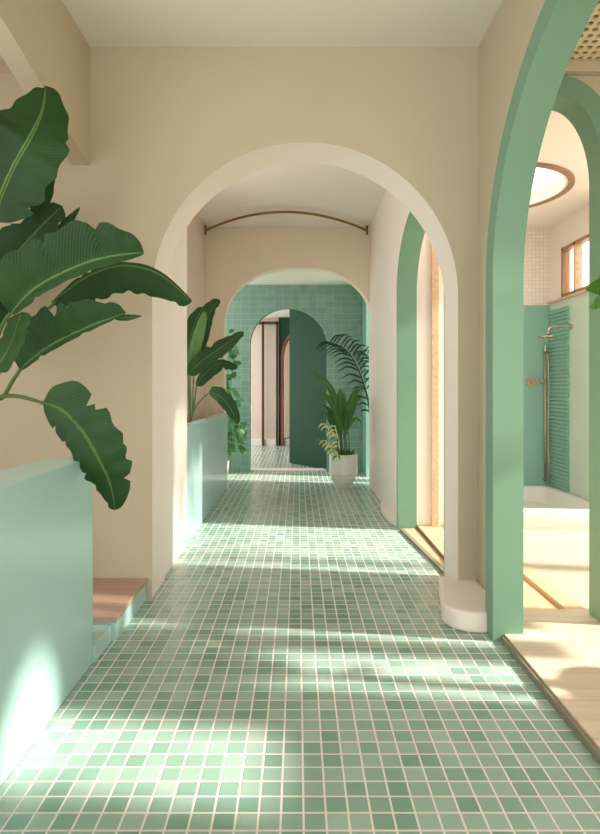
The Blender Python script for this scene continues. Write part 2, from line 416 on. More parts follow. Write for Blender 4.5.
# passage past the third arch
struct(MB().box(-1.3*H, -0.335*H, D(57), D(55), 0, 2.23*H), 'wall_end', M['pink'])
struct(MB().box(-1.3*H, -0.335*H, D(57.6), D(57), 0, 0.11*H), 'baseboard_end', M['white'], bevel=0.004)
struct(MB().box(1.0*H, 1.05*H, D(82.5), D(52), 0, 2.23*H), 'wall_end_right', M['dkgreen'])
mb = MB(); arch_wall(mb, FRONT, -0.335*H, 1.0*H, 0, 2.23*H, D(57.5), D(56), -0.25*H, 0.15*H, 1.50*H, 0.42*H, n=32)
struct(mb, 'wall_end_green', M['dkgreen'])
struct(MB().box(-0.4*H, 1.0*H, D(53), D(52), 0, 2.23*H), 'wall_end_outer', M['white'])
struct(MB().box(-0.60*H, 0.34*H, D(83), D(81), 0, 0.012*H), 'trim_7', M['white'], bevel=0.002)

# ------------------------------------------------------------------ right hand rooms
# arch wall toward the shower
xa0, xa1 = 0.902*H, 1.248*H
mb = MB(); arch_wall(mb, FRONT, 0.887*H, 1.9*H, 0.0, 2.6*H, D(243), D(234), xa0-0.008, xa1+0.008, 1.86*H, 0.33*H+0.008, n=48)
struct(mb, 'wall_shower_arch', M['beige'])
mb = MB(); arch_ring(mb, lambda u, t, z: (max(u, 0.8895*H), t, z), xa0+0.002, xa1, 0.03*H, 1.86*H, 0.33*H, 0.085*H, D(243)-0.025, D(234)+0.01, n=48)
struct(mb, 'trim_8', M['frame'], bevel=0.004)
# cornice under the perforated ceiling
struct(MB().box(0.905*H, 1.3*H, D(243)-0.05, D(243), 2.285*H, 2.33*H), 'trim_9', M['beige'], bevel=0.004)
# perforated ceiling of the front right room
mb = MB()
cs = 0.036*H; X0p = 0.905*H; Y0p = 1.55*H; nx = 16; ny = 21
import itertools
for j in range(ny):
    for i in range(nx):
        cx = X0p+(i+0.5)*cs; cy = Y0p+(j+0.5)*cs
        r = cs*0.33; n = 8
        shift = 0
        hole_t = [(cx+r*math.cos(2*PI*k/n+PI/8), cy+r*math.sin(2*PI*k/n+PI/8)) for k in range(n)]
        sq = []
        for k in range(n):
            a = 2*PI*k/n+PI/8
            c_, s_ = math.cos(a), math.sin(a); q = 0.5*cs/max(abs(c_), abs(s_))
            sq.append((cx+c_*q, cy+s_*q))
        cor = {0: (0.5, 0.5), 2: (-0.5, 0.5), 4: (-0.5, -0.5), 6: (0.5, -0.5)}
        for k in range(n):
            k2 = (k+1) % n
            P = [hole_t[k], hole_t[k2], sq[k2]]
            if k in cor: P.append((cx+cor[k][0]*cs, cy+cor[k][1]*cs))
            P.append(sq[k])
            mb.face([(p[0], p[1], 2.33*H) for p in P])
            mb.face([(hole_t[k][0], hole_t[k][1], 2.33*H), (hole_t[k2][0], hole_t[k2][1], 2.33*H), (hole_t[k2][0], hole_t[k2][1], 2.33*H+0.012), (hole_t[k][0], hole_t[k][1], 2.33*H+0.012)])
struct(mb, 'ceiling_right', M['perf'])
struct(MB().box(0.905*H, 1.5*H, 1.5*H, D(243), 2.348*H, 2.36*H), 'ceiling_right_shade_sheet', M['dark'])  # dark sheet close above the perforations, coloured to read as shade
# unseen wall added beside the right room; openings cut to shape sun bands
def slotted_wall(y0, y1, z0, z1, x0, x1, holes):
    mb = MB(); ys = sorted({y0, y1}|{h[0] for h in holes}|{h[1] for h in holes}); zs = sorted({z0, z1}|{h[2] for h in holes}|{h[3] for h in holes})
    for a, b in zip(ys, ys[1:]):
        for c, d in zip(zs, zs[1:]):
            if not any(h[0] <= a and b <= h[1] and h[2] <= c and d <= h[3] for h in holes): mb.box(x0, x1, a, b, c, d)
    return mb
SUN_SLOTS = [(1.60, 1.86, 0.0, 1.92), (1.03, 1.34, 1.22, 1.80), (1.07, 1.30, 1.80, 1.87), (1.13, 1.24, 1.87, 1.91), (0.7, 2.24, 0.0, 0.64), (1.99, 2.10, 0.0, 2.4), (-0.6, 0.1, 0.0, 1.8)]
struct(slotted_wall(-1.2*H, D(234), 0, 2.62*H, 1.9*H, 1.98*H, [tuple(v*H for v in h) for h in SUN_SLOTS]), 'wall_right_sun_mask', M['white'])
struct(MB().box(1.3*H, 1.98*H, -1.2*H, D(243), 2.62*H, 2.70*H), 'ceiling_right_outer', M['white'])
struct(MB().box(0.9*H, 1.3*H, -1.2*H, 1.5*H, 2.40*H, 2.48*H), 'ceiling_right_front', M['white'])
# shower room walls
struct(MB().box(0.9*H, 2.19*H, D(115), D(112), 1.72*H, 2.5*H), 'wall_shower_upper', M['mosaic'])
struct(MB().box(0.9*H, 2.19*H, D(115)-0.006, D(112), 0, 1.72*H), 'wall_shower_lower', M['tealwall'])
WX = 2.19*H
w0, w1, wz0, wz1 = 3.93*H, D(121), 1.745*H, 2.155*H
mb = MB()
mb.box(WX, WX+0.1, 3.85*H, D(112), wz1, 2.5*H); mb.box(WX, WX+0.1, w1, D(112), wz0, wz1); mb.box(WX, WX+0.1, 3.85*H, w0, wz0, wz1)
struct(mb, 'wall_shower_right', M['white'])
struct(MB().box(WX, WX+0.1, 3.85*H, D(112), 0, wz0), 'wall_shower_right_lower', M['sunteal'])
# shower room ceiling with round skylight hole
mb = MB()
zc = 2.39*H; scx, scy, sr = 1.39*H, 3.93*H, 0.47*H
bx0, bx1, by0, by1 = 0.9*H, 2.3*H, 3.2*H, D(112)
n = 64
for zz in (zc, zc+0.12):
    pr = None
    angs = [2*PI*k/n for k in range(n)]
    cang = [math.atan2(y-scy, x-scx) % (2*PI) for x in (bx0, bx1) for y in (by0, by1)]
    angs = sorted(set(angs+cang))
    def outp(a):
        c_, s_ = math.cos(a), math.sin(a)
        q = min(((bx1-scx)/c_ if c_ > 1e-6 else 1e9), ((bx0-scx)/c_ if c_ < -1e-6 else 1e9), ((by1-scy)/s_ if s_ > 1e-6 else 1e9), ((by0-scy)/s_ if s_ < -1e-6 else 1e9))
        q = max(q, sr*1.0)
        return (scx+c_*q, scy+s_*q, zz)
    for i in range(len(angs)):
        a, b = angs[i], angs[(i+1) % len(angs)]
        mb.face([(scx+sr*math.cos(a), scy+sr*math.sin(a), zz), (scx+sr*math.cos(b), scy+sr*math.sin(b), zz), outp(b), outp(a)])
struct(mb, 'ceiling_shower', M['white'])
struct(MB().box(0.9*H, 1.72*H, D(234), 3.2*H, zc, zc+0.12), 'ceiling_shower_front', M['white'])
# skylight (ring and glass)
sk = empty('skylight', (scx, scy, zc), 'round wood-rimmed skylight glowing white in the shower room ceiling', 'skylight')
def ringmb(r0, r1, z0, z1, cx, cy, n=64):
    mb = MB(); V = []
    for k in range(n):
        a = 2*PI*k/n; c_, s_ = math.cos(a), math.sin(a)
        V.append([mb.bm.verts.new((cx+c_*r, cy+s_*r, z)) for r, z in ((r0, z0), (r1, z0), (r1, z1), (r0, z1))])
    for k in range(n):
        for j in range(4):
            f = mb.bm.faces.new((V[k][j], V[k][(j+1) % 4], V[(k+1) % n][(j+1) % 4], V[(k+1) % n][j]))
    return mb
ringmb(sr-0.01, sr+0.045, zc-0.02, zc+0.0, scx, scy).build('rim', M['rimwood'], sk)
ringmb(sr-0.03, sr-0.01, zc-0.012, zc+0.12, scx, scy).build('lining', M['white'], sk)
MB().lathe([(sr-0.03, 0), (sr-0.03, 0.008)], (scx, scy, zc+0.10), 64, False).build('glass_pane', M['glass'], sk)
# divider wall with timber post behind the middle bay opening
struct(MB().box(0.835*H, 1.12*H, D(139), D(135), 0, 2.39*H), 'wall_divider', M['white'])
o = MB().box(0.955*H, 1.005*H, D(139)-0.05, D(139)-0.001, 0.012*H, 2.3*H).build('timber_post', M['tan'], bevel=0.004)
tag(o, 'tan timber post seen through the far green arch', 'post')

# window
wn = empty('window_1', (WX, (w0+w1)/2, wz0), None, None); wn['kind'] = 'structure'
fr = 0.035
for nm, bb in (('frame', (w0, w1, wz0, wz0+fr)), ('frame', (w0, w1, wz1-fr, wz1)), ('frame', (w0, w0+fr, wz0, wz1)), ('frame', (w1-fr, w1, wz0, wz1)), ('mullion', (D(127)-0.015, D(127)+0.015, wz0, wz1))):
    MB().box(WX-0.02, WX+0.06, *bb).build(nm, M['tan'] if nm == 'mullion' else M['walnut'], wn)
MB().box(WX+0.02, WX+0.026, w0, w1, wz0, wz1).build('pane', M['glass'], wn)
MB().box(WX-0.03, WX, w0-0.05, D(115), wz0-0.02, wz0).build('sill', M['tan'], wn)

# fluted tile panel
mb = MB()
k = 0; z = 0.165*H
while z < 1.66*H:
    mb.box(WX-0.022, WX, D(124), D(115)-0.01, z, z+0.030); z += 0.043
mb.box(WX-0.008, WX-0.001, D(124), D(115)-0.01, 0.165*H, 1.67*H)
o = mb.build('fluted_tile_panel', M['tealwall'], bevel=0.006)
tag(o, 'teal panel of horizontal ribbed tiles in the shower corner', 'wall panel')

# bathtub
tb = empty('bathtub', (1.7*H, D(130), 0.02*H), 'low white bathtub along the back of the shower room', 'bathtub')
tx0, tx1, ty0, ty1, tz = 1.25*H, WX-0.005, D(145), D(115)-0.012, 0.157*H
def tubmb():
    mb = MB(); 
    def loop(ins, z, r):
        P = []
        x0, x1, y0, y1 = tx0+ins, tx1-ins, ty0+ins, ty1-ins
        for (cx, cy, a0) in ((x1-r, y1-r, 0), (x0+r, y1-r, PI/2), (x0+r, y0+r, PI), (x1-r, y0+r, 1.5*PI)):
            for i in range(7):
                a = a0+PI/2*i/6; P.append(mb.bm.verts.new((cx+r*math.cos(a), cy+r*math.sin(a), z)))
        return P
    L = [loop(0.03, 0.02*H, 0.03), loop(0.0, tz-0.03, 0.03), loop(0.0, tz-0.005, 0.03), loop(0.006, tz, 0.03), loop(0.085, tz, 0.08), loop(0.10, tz-0.012, 0.1), loop(0.14, 0.06*H, 0.14), loop(0.18, 0.045*H, 0.16)]
    for a, b in zip(L, L[1:]):
        for i in range(len(a)):
            f = mb.bm.faces.new((a[i], a[(i+1) % len(a)], b[(i+1) % len(b)], b[i])); f.smooth = True
    mb.bm.faces.new(L[-1]); mb.bm.faces.new(list(reversed(L[0])))
    return mb
tubmb().build('basin', M['ceramic'], tb)
MB().lathe([(0.03, 0), (0.03, 0.004), (0.02, 0.006)], (1.75*H, D(130), 0.046*H), 20).build('drain', M['chrome'], tb)

# shower head on its wall arm
hp_ = PX(548, 337, 125)
sh = empty('rain_shower', (WX, D(125), hp_.z+0.09), 'round rain shower on a bent wall arm in the teal shower', 'shower')
MB().lathe([(0.02, 0.035), (0.03, 0.02), (0.098, 0.008), (0.10, 0.0), (0.095, -0.006)], hp_, 32).build('head', M['chrome'], sh)
a0 = hp_+Vector((0, 0, 0.03)); 
MB().tube(catmull([a0, a0+Vector((0.0, 0, 0.04)), a0+Vector((0.03, 0, 0.075)), a0+Vector((0.09, 0, 0.085)), Vector((WX, D(125), a0.z+0.08))], 6), 0.011, 10).build('arm', M['chrome'], sh)
p = Vector((WX-0.015, D(125), a0.z+0.08))
MB().tube([p, p+Vector((0.014, 0, 0))], 0.03, 20).build('wall_flange', M['chrome'], sh)
# riser rail, hose
rx = 248/115*H-0.03; ry = D(115)-0.05
rl = empty('shower_rail', (rx, ry, 0.2*H), 'tall slim shower rail beside the teal shower corner', 'shower rail')
zt, zb_ = H*(1+(388-350)/115), H*0.19
MB().tube([(rx, ry, zb_), (rx, ry, zt)], 0.011, 12).build('rail', M['rosegold'], rl)
MB().tube([(rx, ry, zt-0.03), (rx, ry, zt+0.07)], 0.02, 14, r1=0.014).build('hand_shower', M['chrome'], rl)
MB().tube([(rx, ry, zt-0.02), (rx, D(115)-0.006, zt-0.02)], 0.012, 10).build('bracket', M['chrome'], rl)
MB().tube([(rx, ry, zb_+0.02), (rx, D(115)-0.006, zb_+0.02)], 0.012, 10).build('bracket', M['chrome'], rl)
MB().tube(catmull([(rx+0.02, ry-0.02, zt-0.05), (rx+0.03, ry-0.03, H), (rx+0.02, ry-0.03, 0.6*H), (rx+0.035, ry-0.02, 0.3*H), (rx+0.03, ry, 0.2*H)], 8), 0.006, 8).build('hose', M['chrome'], rl)
# mixer
mx_ = PX(531, 382, 115)
mxo = empty('shower_mixer', (mx_.x, D(115)-0.006, mx_.z), 'rose gold shower mixer with round plate on the teal wall', 'tap')
MB().tube([(mx_.x, D(115)-0.006, mx_.z), (mx_.x, D(115)-0.025, mx_.z)], 0.06, 28).build('plate', M['rosegold'], mxo)
MB().tube([(mx_.x, D(115)-0.02, mx_.z), (mx_.x, D(115)-0.07, mx_.z)], 0.022, 16).build('knob', M['rosegold'], mxo)
MB().tube([(mx_.x, D(115)-0.06, mx_.z), (mx_.x-0.07, D(115)-0.06, mx_.z+0.005)], 0.007, 8).build('lever', M['rosegold'], mxo)
v_ = PX(541, 381, 115)
vo = empty('diverter_valve', (v_.x, D(115)-0.006, v_.z), 'small nickel valve knob between mixer plate and rail', 'valve')
MB().tube([(v_.x, D(115)-0.006, v_.z), (v_.x, D(115)-0.02, v_.z)], 0.028, 20).build('flange', M['chrome'], vo)
MB().tube([(v_.x, D(115)-0.02, v_.z), (v_.x, D(115)-0.07, v_.z)], 0.022, 16, r1=0.026).build('knob', M['chrome'], vo)

# floor track of the sliding door in the middle bay
o = MB().box(0.835*H, 0.85*H, 2.95*H, D(139.5), 0.012*H, 0.025*H).build('door_track', M['brown'], bevel=0.002)
tag(o, 'dark narrow sliding door track on the timber floor beyond the corridor', 'door track')

# curved brass rail under the middle bay ceiling
zr = 2.572*H
P0, P1 = Vector((-0.925*H, D(100), zr)), Vector((0.69*H, D(100), zr))
pts = []
for i in range(41):
    t = i/40; x = P0.x+(P1.x-P0.x)*t
    y = D(100)-(D(100)-D(112))*math.sin(PI*t)**0.9 if 0 < t < 1 else D(100)
    pts.append((x, y, zr))
cr = empty('curtain_rail', ((P0.x+P1.x)/2, D(112), zr), 'curved brass curtain rail below the ceiling past the first arch', 'curtain rail')
MB().tube(pts, 0.016, 10).build('rail', M['brass'], cr)
for P in (P0, P1):
    MB().tube([P+Vector((0, 0, -0.05)), P+Vector((0, 0, 0.07))], 0.014, 10).build('bracket', M['brass'], cr)

# wooden platform on the left
wp = empty('wooden_platform', (-1.3*H, (D(253)+dA1)/2, 0), 'low timber platform between the teal half wall and first arch', 'platform')
MB().box(-1.88*H, -0.722*H, D(253)+0.012, dA1-0.004, 0, 0.072*H).build('base', M['teal'], wp)
MB().box(-1.88*H, -0.716*H, D(253)+0.001, dA1-0.002, 0.073*H, 0.095*H).build('top', M['wooddk'], wp, bevel=0.004)

# ------------------------------------------------------------------ far end furnishing
gp = MB()
a, b = PX(327, 478, 90-8), PX(289, 468, 78)
A = Vector((0.352*H, D(82), 0)); B = Vector((-0.115*H, D(75), 0))
nrm = Vector((B.y-A.y, -(B.x-A.x), 0)).normalized()*-0.05
V = [A, B, B-nrm, A-nrm]
g2 = MB(); lo = [g2.bm.verts.new((v.x, v.y, 0.004)) for v in V]; hi = [g2.bm.verts.new((v.x, v.y, 2.2*H)) for v in V]
g2.bm.faces.new(lo); g2.bm.faces.new(list(reversed(hi)))
for i in range(4): g2.bm.faces.new((lo[i], lo[(i+1) % 4], hi[(i+1) % 4], hi[i]))
o = g2.build('partition_panel', M['dkgreen'], bevel=0.004)
tag(o, 'tall dark green partition panel angled behind the tiled arch', 'partition')
# trims of the blush end wall
def bar(x0, x1, y, z0, z1, t=0.04): return MB().box(x0, x1, y-t, y, z0, z1)
yE = D(57)-0.001
wl = empty('wall_panelling', (-0.6*H, yE, 0), 'dark timber battens framing the blush wall at the far end', 'panelling')
for px in (263.5, 277.5):
    x = (px-298)/57*H; bar(x-0.03, x+0.03, D(57.7), 0.0, 2.14*H).build('batten', M['brown'], wl)
bar(-1.24*H, -0.34*H, D(57.7), 2.10*H, 2.15*H).build('top_rail', M['brown'], wl)
# copper arch frame at the far end
mb = MB(); arch_ring(mb, FRONT, -0.25*H, 0.15*H, 0, 1.50*H, 0.42*H, 0.045*H, D(57.5)-0.05, D(57.5)-0.002, n=32)
o = mb.build('arched_door_frame', M['copperwood']); tag(o, 'tall reddish timber arch frame half hidden by the green panel', 'door frame')
o = MB().box(-0.25*H+0.01, 0.14*H, D(57.4), D(56), 0.0, 0.11*H).build('door_step', M['white'], bevel=0.005)
tag(o, 'small white step in the far reddish arch', 'step')

# ------------------------------------------------------------------ plants
def leaf_mesh(mid, prof, wl, wr, Sf, foldL=0.0, foldR=0.0, droop=0.0, tears=0, n=10, seed=1, cross=5, tip=0.0):
    """mid: smoothed points; wl/wr widths in metres; Sf(i, tangent) gives side vector"""
    rnd = random.Random(seed)
    P = catmull(mid, n); m = len(P)
    mb = MB(); uvl = mb.bm.loops.layers.uv.new('UVMap')
    tl = [[(rnd.uniform(0.15, 0.92), rnd.uniform(0.15, 0.5)) for _ in range(tears)] for _ in range(2)]
    rows = []
    for i, p in enumerate(P):
        t = i/(m-1)
        T = (P[min(i+1, m-1)]-P[max(i-1, 0)]).normalized()
        S = Sf(T); S = (S-T*S.dot(T)).normalized(); Nn = S.cross(T)
        w = prof(t)
        row = []
        for side in (-1, 1):
            W = (wl if side < 0 else wr)*w
            for (tt, dep) in tl[0 if side < 0 else 1]:
                d = abs(t-tt)
                if d < 0.022: W *= 1-dep*(1-d/0.022)
            W *= 1+0.05*math.sin(t*37+seed+side)
            fo = foldL if side < 0 else foldR
            pts = []
            for k in range(1, cross+1):
                u = k/cross
                off = S*side*W*u*math.cos(fo) + Nn*W*u*math.sin(fo) - Nn*droop*W*u*u
                off = off + T*W*u*0.12 + Nn*0.04*W*math.sin(t*45+seed+side*2)*u
                pts.append((p+off, t, side*u))
            row.append(pts)
        full = list(reversed(row[0]))+[(p, t, 0)]+row[1]
        rows.append([(mb.bm.verts.new(q[0]), q[1], q[2]) for q in full])
    for i in range(m-1):
        for k in range(len(rows[0])-1):
            q = (rows[i][k], rows[i][k+1], rows[i+1][k+1], rows[i+1][k])
            try: f = mb.bm.faces.new([v[0] for v in q])
            except ValueError: continue
            f.smooth = True
            for lp, v in zip(f.loops, q): lp[uvl].uv = (v[1], v[2]*0.5+0.5)
    return mb, P

def banprof(t):
    return max(0.015, (math.sin(PI*min(1, t*1.0)**0.8))**0.55) if t < 1 else 0.02
def blunt(t): return max(0.02, min(1, (t/0.12))**0.6*min(1, ((1-t)/0.10))**0.5) if t < 1 else 0.02
def full(t): return max(0.02, min(1, t/0.16)**0.5*min(1, (1-t)/0.42)**0.6) if t < 1 else 0.02
def torn(t): return max(0.35, min(1, t/0.2)**0.6*min(1, (1-t)/0.25)**0.45) if t < 1 else 0.12
def slender(t): return max(0.02, math.sin(PI*t**0.7)**0.9) if t < 1 else 0.02

def pleaf(parent, mid, wl, wr, mat='leaf', tilt=0.35, prof=banprof, tears=3, seed=1, foldL=0.15, foldR=0.15, droop=0.15, name='leaf', rib=0.0045, n=8):
    """leaf drawn from points (x, y, s); widths in pixels at the mean distance"""
    s = sum(p[2] for p in mid)/len(mid)
    pts = [PX(*p) for p in mid]
    def Sf(T):
        v = Vector((T.z, 0, -T.x))           # right of the direction of travel, seen by the viewer
        if v.length < 1e-3: v = Vector((1, 0, 0))
        v.normalize(); return v*math.cos(tilt)+Vector((0, 1, 0))*math.sin(tilt)
    k = H/s/math.cos(tilt)
    mb, P = leaf_mesh(pts, prof, wl*k, wr*k, Sf, foldL, foldR, droop, tears, n=n, seed=seed)
    o = mb.build(name, M[mat], parent)
    if rib:
        MB().tube([p+Vector((0, -rib*0.2, 0)) for p in P], rib, 6, r1=rib*0.25).build('midrib', M['stem'], o)
    return o
def pstem(parent, pts, r, r1=None, name='stem', mat='stem'):
    return MB().tube(catmull([PX(*p) for p in pts], 6), r, 8, r1=r1).build(name, M[mat], parent)

# -- big banana plant at the left
bx, by = PX(-55, 0, 250).x, D(288)
bp = empty('banana_plant', (bx, by, 0), 'large banana plant with broad torn leaves behind the near teal half wall', 'plant')
MB().lathe([(0.16, 0), (0.20, 0.02), (0.23, 0.38), (0.24, 0.40), (0.215, 0.40), (0.20, 0.36)], (bx, by, 0), 28).build('pot', M['clay'], bp)
MB().lathe([(0.2, 0), (0.1, 0.01)], (bx, by, 0.35), 20).build('soil', M['soil'], bp)
s0 = (-108, 600, 288)
pstem(bp, [s0, (-48, 480, 250), (-28, 420, 252), (-12, 385, 252)], 0.045, 0.03, 'trunk', 'cane')
pstem(bp, [(-12, 395, 252), (-14, 330, 256), (-10, 260, 260), (-4, 215, 264)], 0.02, 0.012)
pleaf(bp, [(-6, 222, 264), (2, 193, 266), (15, 164, 270), (30, 138, 270), (42, 112, 262), (46, 86, 256)], 42, 36, 'leaf', 0.25, full, 2, 3, 0.1, 0.15, 0.1)
pleaf(bp, [(30, 235, 236), (42, 200, 236), (49, 170, 236), (52, 148, 238)], 9, 8, 'leaf', 0.3, slender, 0, 4)
pstem(bp, [(-12, 395, 252), (-8, 340, 246), (-2, 300, 246)], 0.016, 0.01)
pleaf(bp, [(-12, 310, 246), (6, 272, 244), (28, 240, 244), (62, 206, 246)], 22, 22, 'leaf', 0.5, banprof, 3, 5, 0.2, 0.2, 0.2)
pleaf(bp, [(55, 236, 232), (66, 222, 232), (80, 207, 232)], 3, 5, 'leaf', 0.5, slender, 3, 6, rib=0)
pleaf(bp, [(-25, 330, 236), (-6, 290, 236), (8, 255, 238), (24, 228, 240)], 24, 24, 'leaf', 0.4, banprof, 1, 15, 0.2, 0.2, 0.2)
# upper wide leaf with pale underside strip
pstem(bp, [(-12, 395, 252), (-6, 350, 262), (4, 322, 268), (14, 310, 270)], 0.014, 0.008)
pleaf(bp, [(11, 314, 272), (32, 292, 276), (60, 275, 280), (95, 261, 284), (125, 255, 286), (144, 253, 287)], 35, 10, 'leaf', 0.5, full, 2, 7, 0.1, 0.9, 0.15)
# long arching leaf behind it
pstem(bp, [(-12, 395, 252), (10, 350, 252), (30, 326, 252), (58, 300, 252)], 0.014, 0.008)
pleaf(bp, [(52, 303, 252), (76, 283, 250), (100, 270, 247), (128, 265, 244), (160, 274, 240), (192, 301, 236)], 3, 26, 'leaf', 0.3, torn, 2, 8, 0.2, 0.2, 0.15)
# middle torn leaf
pstem(bp, [(-12, 398, 252), (2, 398, 256), (12, 382, 258), (24, 364, 260)], 0.013, 0.008)
pleaf(bp, [(20, 370, 260), (42, 352, 262), (66, 338, 264), (92, 326, 266), (126, 313, 268)], 33, 5, 'leaf', 0.35, banprof, 5, 11, 0.1, 0.6, 0.1)
pleaf(bp, [(112, 317, 266), (126, 318, 266), (142, 316, 266)], 4, 3, 'leaf', 0.3, slender, 2, 12, rib=0)
# leaf hanging toward the viewer
pleaf(bp, [(22, 312, 280), (17, 328, 284), (10, 346, 288), (-4, 370, 290)], 14, 14, 'leaf', 0.3, blunt, 1, 13, 0.25, 0.25, 0.2)
# low leaf that bends over the half wall
pstem(bp, [(-12, 400, 252), (5, 396, 268), (22, 397, 282), (43, 403, 290)], 0.012, 0.008)
pleaf(bp, [(43, 402, 290), (64, 412, 292), (84, 434, 294), (100, 462, 296), (110, 484, 296), (115, 510, 296)], 33, 25, 'leaf', 0.25, full, 5, 21, 0.15, 0.25, 0.25)

# -- strelitzia behind the far half wall
sx, sy = PX(190, 0, 128).x, D(126)
st = empty('bird_of_paradise_plant', (-0.865*H, sy, 0), 'upright broad-leaved plant rising behind the far teal half wall', 'plant')
MB().lathe([(0.06, 0), (0.075, 0.3), (0.06, 0.3), (0.05, 0.28)], (-0.865*H, sy, 0), 24).build('pot', M['clay'], st)
for a, b in (((189, 415), (188, 374)), ((192, 415), (194, 372)), ((190, 415), (190, 360)), ((193, 412), (197, 384)), ((194, 410), (209, 393))):
    pstem(st, [(188, 430, 128), (a[0], a[1], 128), ((a[0]+b[0])/2, (a[1]+b[1])/2-2, 128), (b[0], b[1], 128)], 0.010, 0.006)
pstem(st, [(188, 480, 128), (188, 430, 128), (189, 415, 128)], 0.03, 0.02, 'stem', 'cane')
pleaf(st, [(187, 376, 126), (188, 350, 126), (194, 325, 125), (203, 307, 125)], 9, 7, 'leaf', 0.5, banprof, 0, 31, n=6, rib=0.004)
pleaf(st, [(188, 374, 130), (194, 350, 130), (200, 328, 130), (205, 311, 130)], 5, 6, 'leaflt', 0.4, banprof, 0, 32, n=6, rib=0.004)
pleaf(st, [(199, 358, 122), (204, 335, 122), (210, 312, 122), (220, 300, 122)], 9, 5, 'leaf', 0.5, banprof, 1, 33, n=6, rib=0.004)
pleaf(st, [(187, 374, 132), (202, 361, 130), (220, 348, 128), (244, 332, 126)], 8, 9, 'leaf', 0.5, banprof, 3, 34, n=6, rib=0.004)
pleaf(st, [(196, 386, 130), (208, 370, 128), (222, 363, 126), (238, 368, 122)], 4, 8, 'leaf', 0.5, banprof, 1, 35, n=6, rib=0.004)
pleaf(st, [(209, 392, 130), (220, 396, 131), (230, 408, 131), (238, 424, 131)], 9, 7, 'leaf', 0.4, banprof, 1, 36, n=6, rib=0.004)

# -- leafy climber standing in the back bay on the left
rnd = random.Random(5)
cx_, cy_ = -0.86*H, D(90)
cl = empty('climbing_plant', (cx_, cy_, 0), 'leafy climbing plant trailing beside the green tiled back wall', 'plant')
MB().lathe([(0.10, 0), (0.13, 0.25), (0.11, 0.25), (0.1, 0.22)], (cx_, cy_, 0), 24).build('pot', M['clay'], cl)
stemsP = []
for k, (tx, ty) in enumerate(((229, 330), (236, 345), (240, 395), (244, 430), (232, 420), (246, 455))):
    pts = [(220, 465, 90), (224+k, 440, 90), ((tx+226)/2, (ty+440)/2-10, 90), (tx, ty, 90+rnd.uniform(-2, 2))]
    pstem(cl, pts, 0.006, 0.003); stemsP.append(catmull([PX(*p) for p in pts], 10))
for i in range(110):
    P = stemsP[i % 6]; p = P[rnd.randrange(6, len(P))]
    d = Vector((rnd.uniform(-0.6, 1), rnd.uniform(-0.6, 0.6), rnd.uniform(-0.9, 0.5))).normalized()
    L_ = rnd.uniform(0.08, 0.17)
    mb, _ = leaf_mesh([p, p+d*L_*0.5+Vector((0, 0, 0.01)), p+d*L_], slender, L_*0.28, L_*0.28, lambda T: T.cross(Vector((0, 1, 0.3))), 0.1, 0.1, 0.1, 0, n=3, seed=i, cross=2)
    mb.build('leaf', M['foliage' if p.z < 1.25 else 'palm'], cl)

# -- white potted plant in the second arch
px_, py_ = (343.3-298)/100*H, D(100)
pp = empty('potted_plant', (px_, py_, 0), 'green plant with pale striped leaves in a white pot', 'plant')
u = H/100
prof = [(6.2*u, 0), (6.6*u, 0.6*u), (7.5*u, 2.5*u), (10.6*u, 6.5*u), (12.9*u, 11.0*u), (13.4*u, 14.0*u), (14.3*u, 14.6*u), (14.0*u, 34*u), (13.9*u, 34.4*u), (12.9*u, 34.4*u), (12.7*u, 33*u), (12.7*u, 31*u)]
MB().lathe(prof, (px_, py_, 0), 14, False).build('pot', M['ceramic'], pp, bevel=0.003)
MB().lathe([(12.6*u, 0), (6*u, 0.8*u)], (px_, py_, 31.2*u), 20).build('soil', M['soil'], pp)
for k in range(9):
    r_ = random.Random(k); x = 337+k*1.4
    pstem(pp, [(x, 459, 100+r_.uniform(-2, 2)), (x+r_.uniform(-1, 1), 440, 100), (341+(k-4)*0.6, 420+r_.uniform(-8, 8), 100)], 0.008, 0.005)
for i, (pts, w_, m_) in enumerate((
    ([(342, 432, 101), (341, 410, 101), (340, 388, 101)], 8, 'palm'),
    ([(343, 430, 98), (341, 408, 98), (345, 392, 98)], 6, 'bright'),
    ([(341, 425, 102), (335, 400, 102), (326, 382, 102), (312, 371, 102)], 3.6, 'palm'),
    ([(340, 428, 103), (334, 408, 103), (326, 396, 103), (312, 391, 103)], 3.2, 'palm'),
    ([(340, 436, 101), (334, 420, 101), (328, 409, 101), (320, 404, 101)], 2.6, 'palm'),
    ([(338, 440, 99), (332, 425, 99), (325, 412, 99), (317, 420, 99)], 2.0, 'palm'),
    ([(345, 428, 101), (349, 408, 101), (355, 393, 101), (364, 385, 101)], 4.2, 'palm'),
    ([(345, 432, 98), (352, 412, 98), (357, 400, 98), (366, 396, 98)], 2.6, 'palm'),
    ([(343, 440, 97), (349, 425, 96), (356, 418, 96), (362, 424, 96)], 2.0, 'palm'))):
    pleaf(pp, pts, w_, w_, m_, 0.4, slender, 0, 50+i, 0.2, 0.2, 0.1, rib=0.0, n=5)
for j, (ax0, ay0, ax1, ay1) in enumerate(((337, 438, 324, 424), (338, 446, 334, 426), (336, 452, 322, 438), (338, 456, 330, 446))):
    pstem(pp, [(340, 459, 102), (ax0, ay0, 103), (ax1, ay1, 105)], 0.006, 0.003)
    for i in range(6):     # pale striped leaflets hanging from each arching stem
        t = i/5; x = ax0+(ax1-ax0)*t; y = ay0+(ay1-ay0)*t; q = 104+t
        for sd in (-1, 1):
            pleaf(pp, [(x, y, q), (x+sd*2.2-1, y+0.5, q+0.5), (x+sd*4-2, y+4.5, q+1)], 0.75, 0.75, 'bright' if (i+j) % 4 == 3 else 'varieg', 0.3, slender, 0, 70+i+j*9, 0.1, 0.1, 0.1, rib=0.0, n=4)
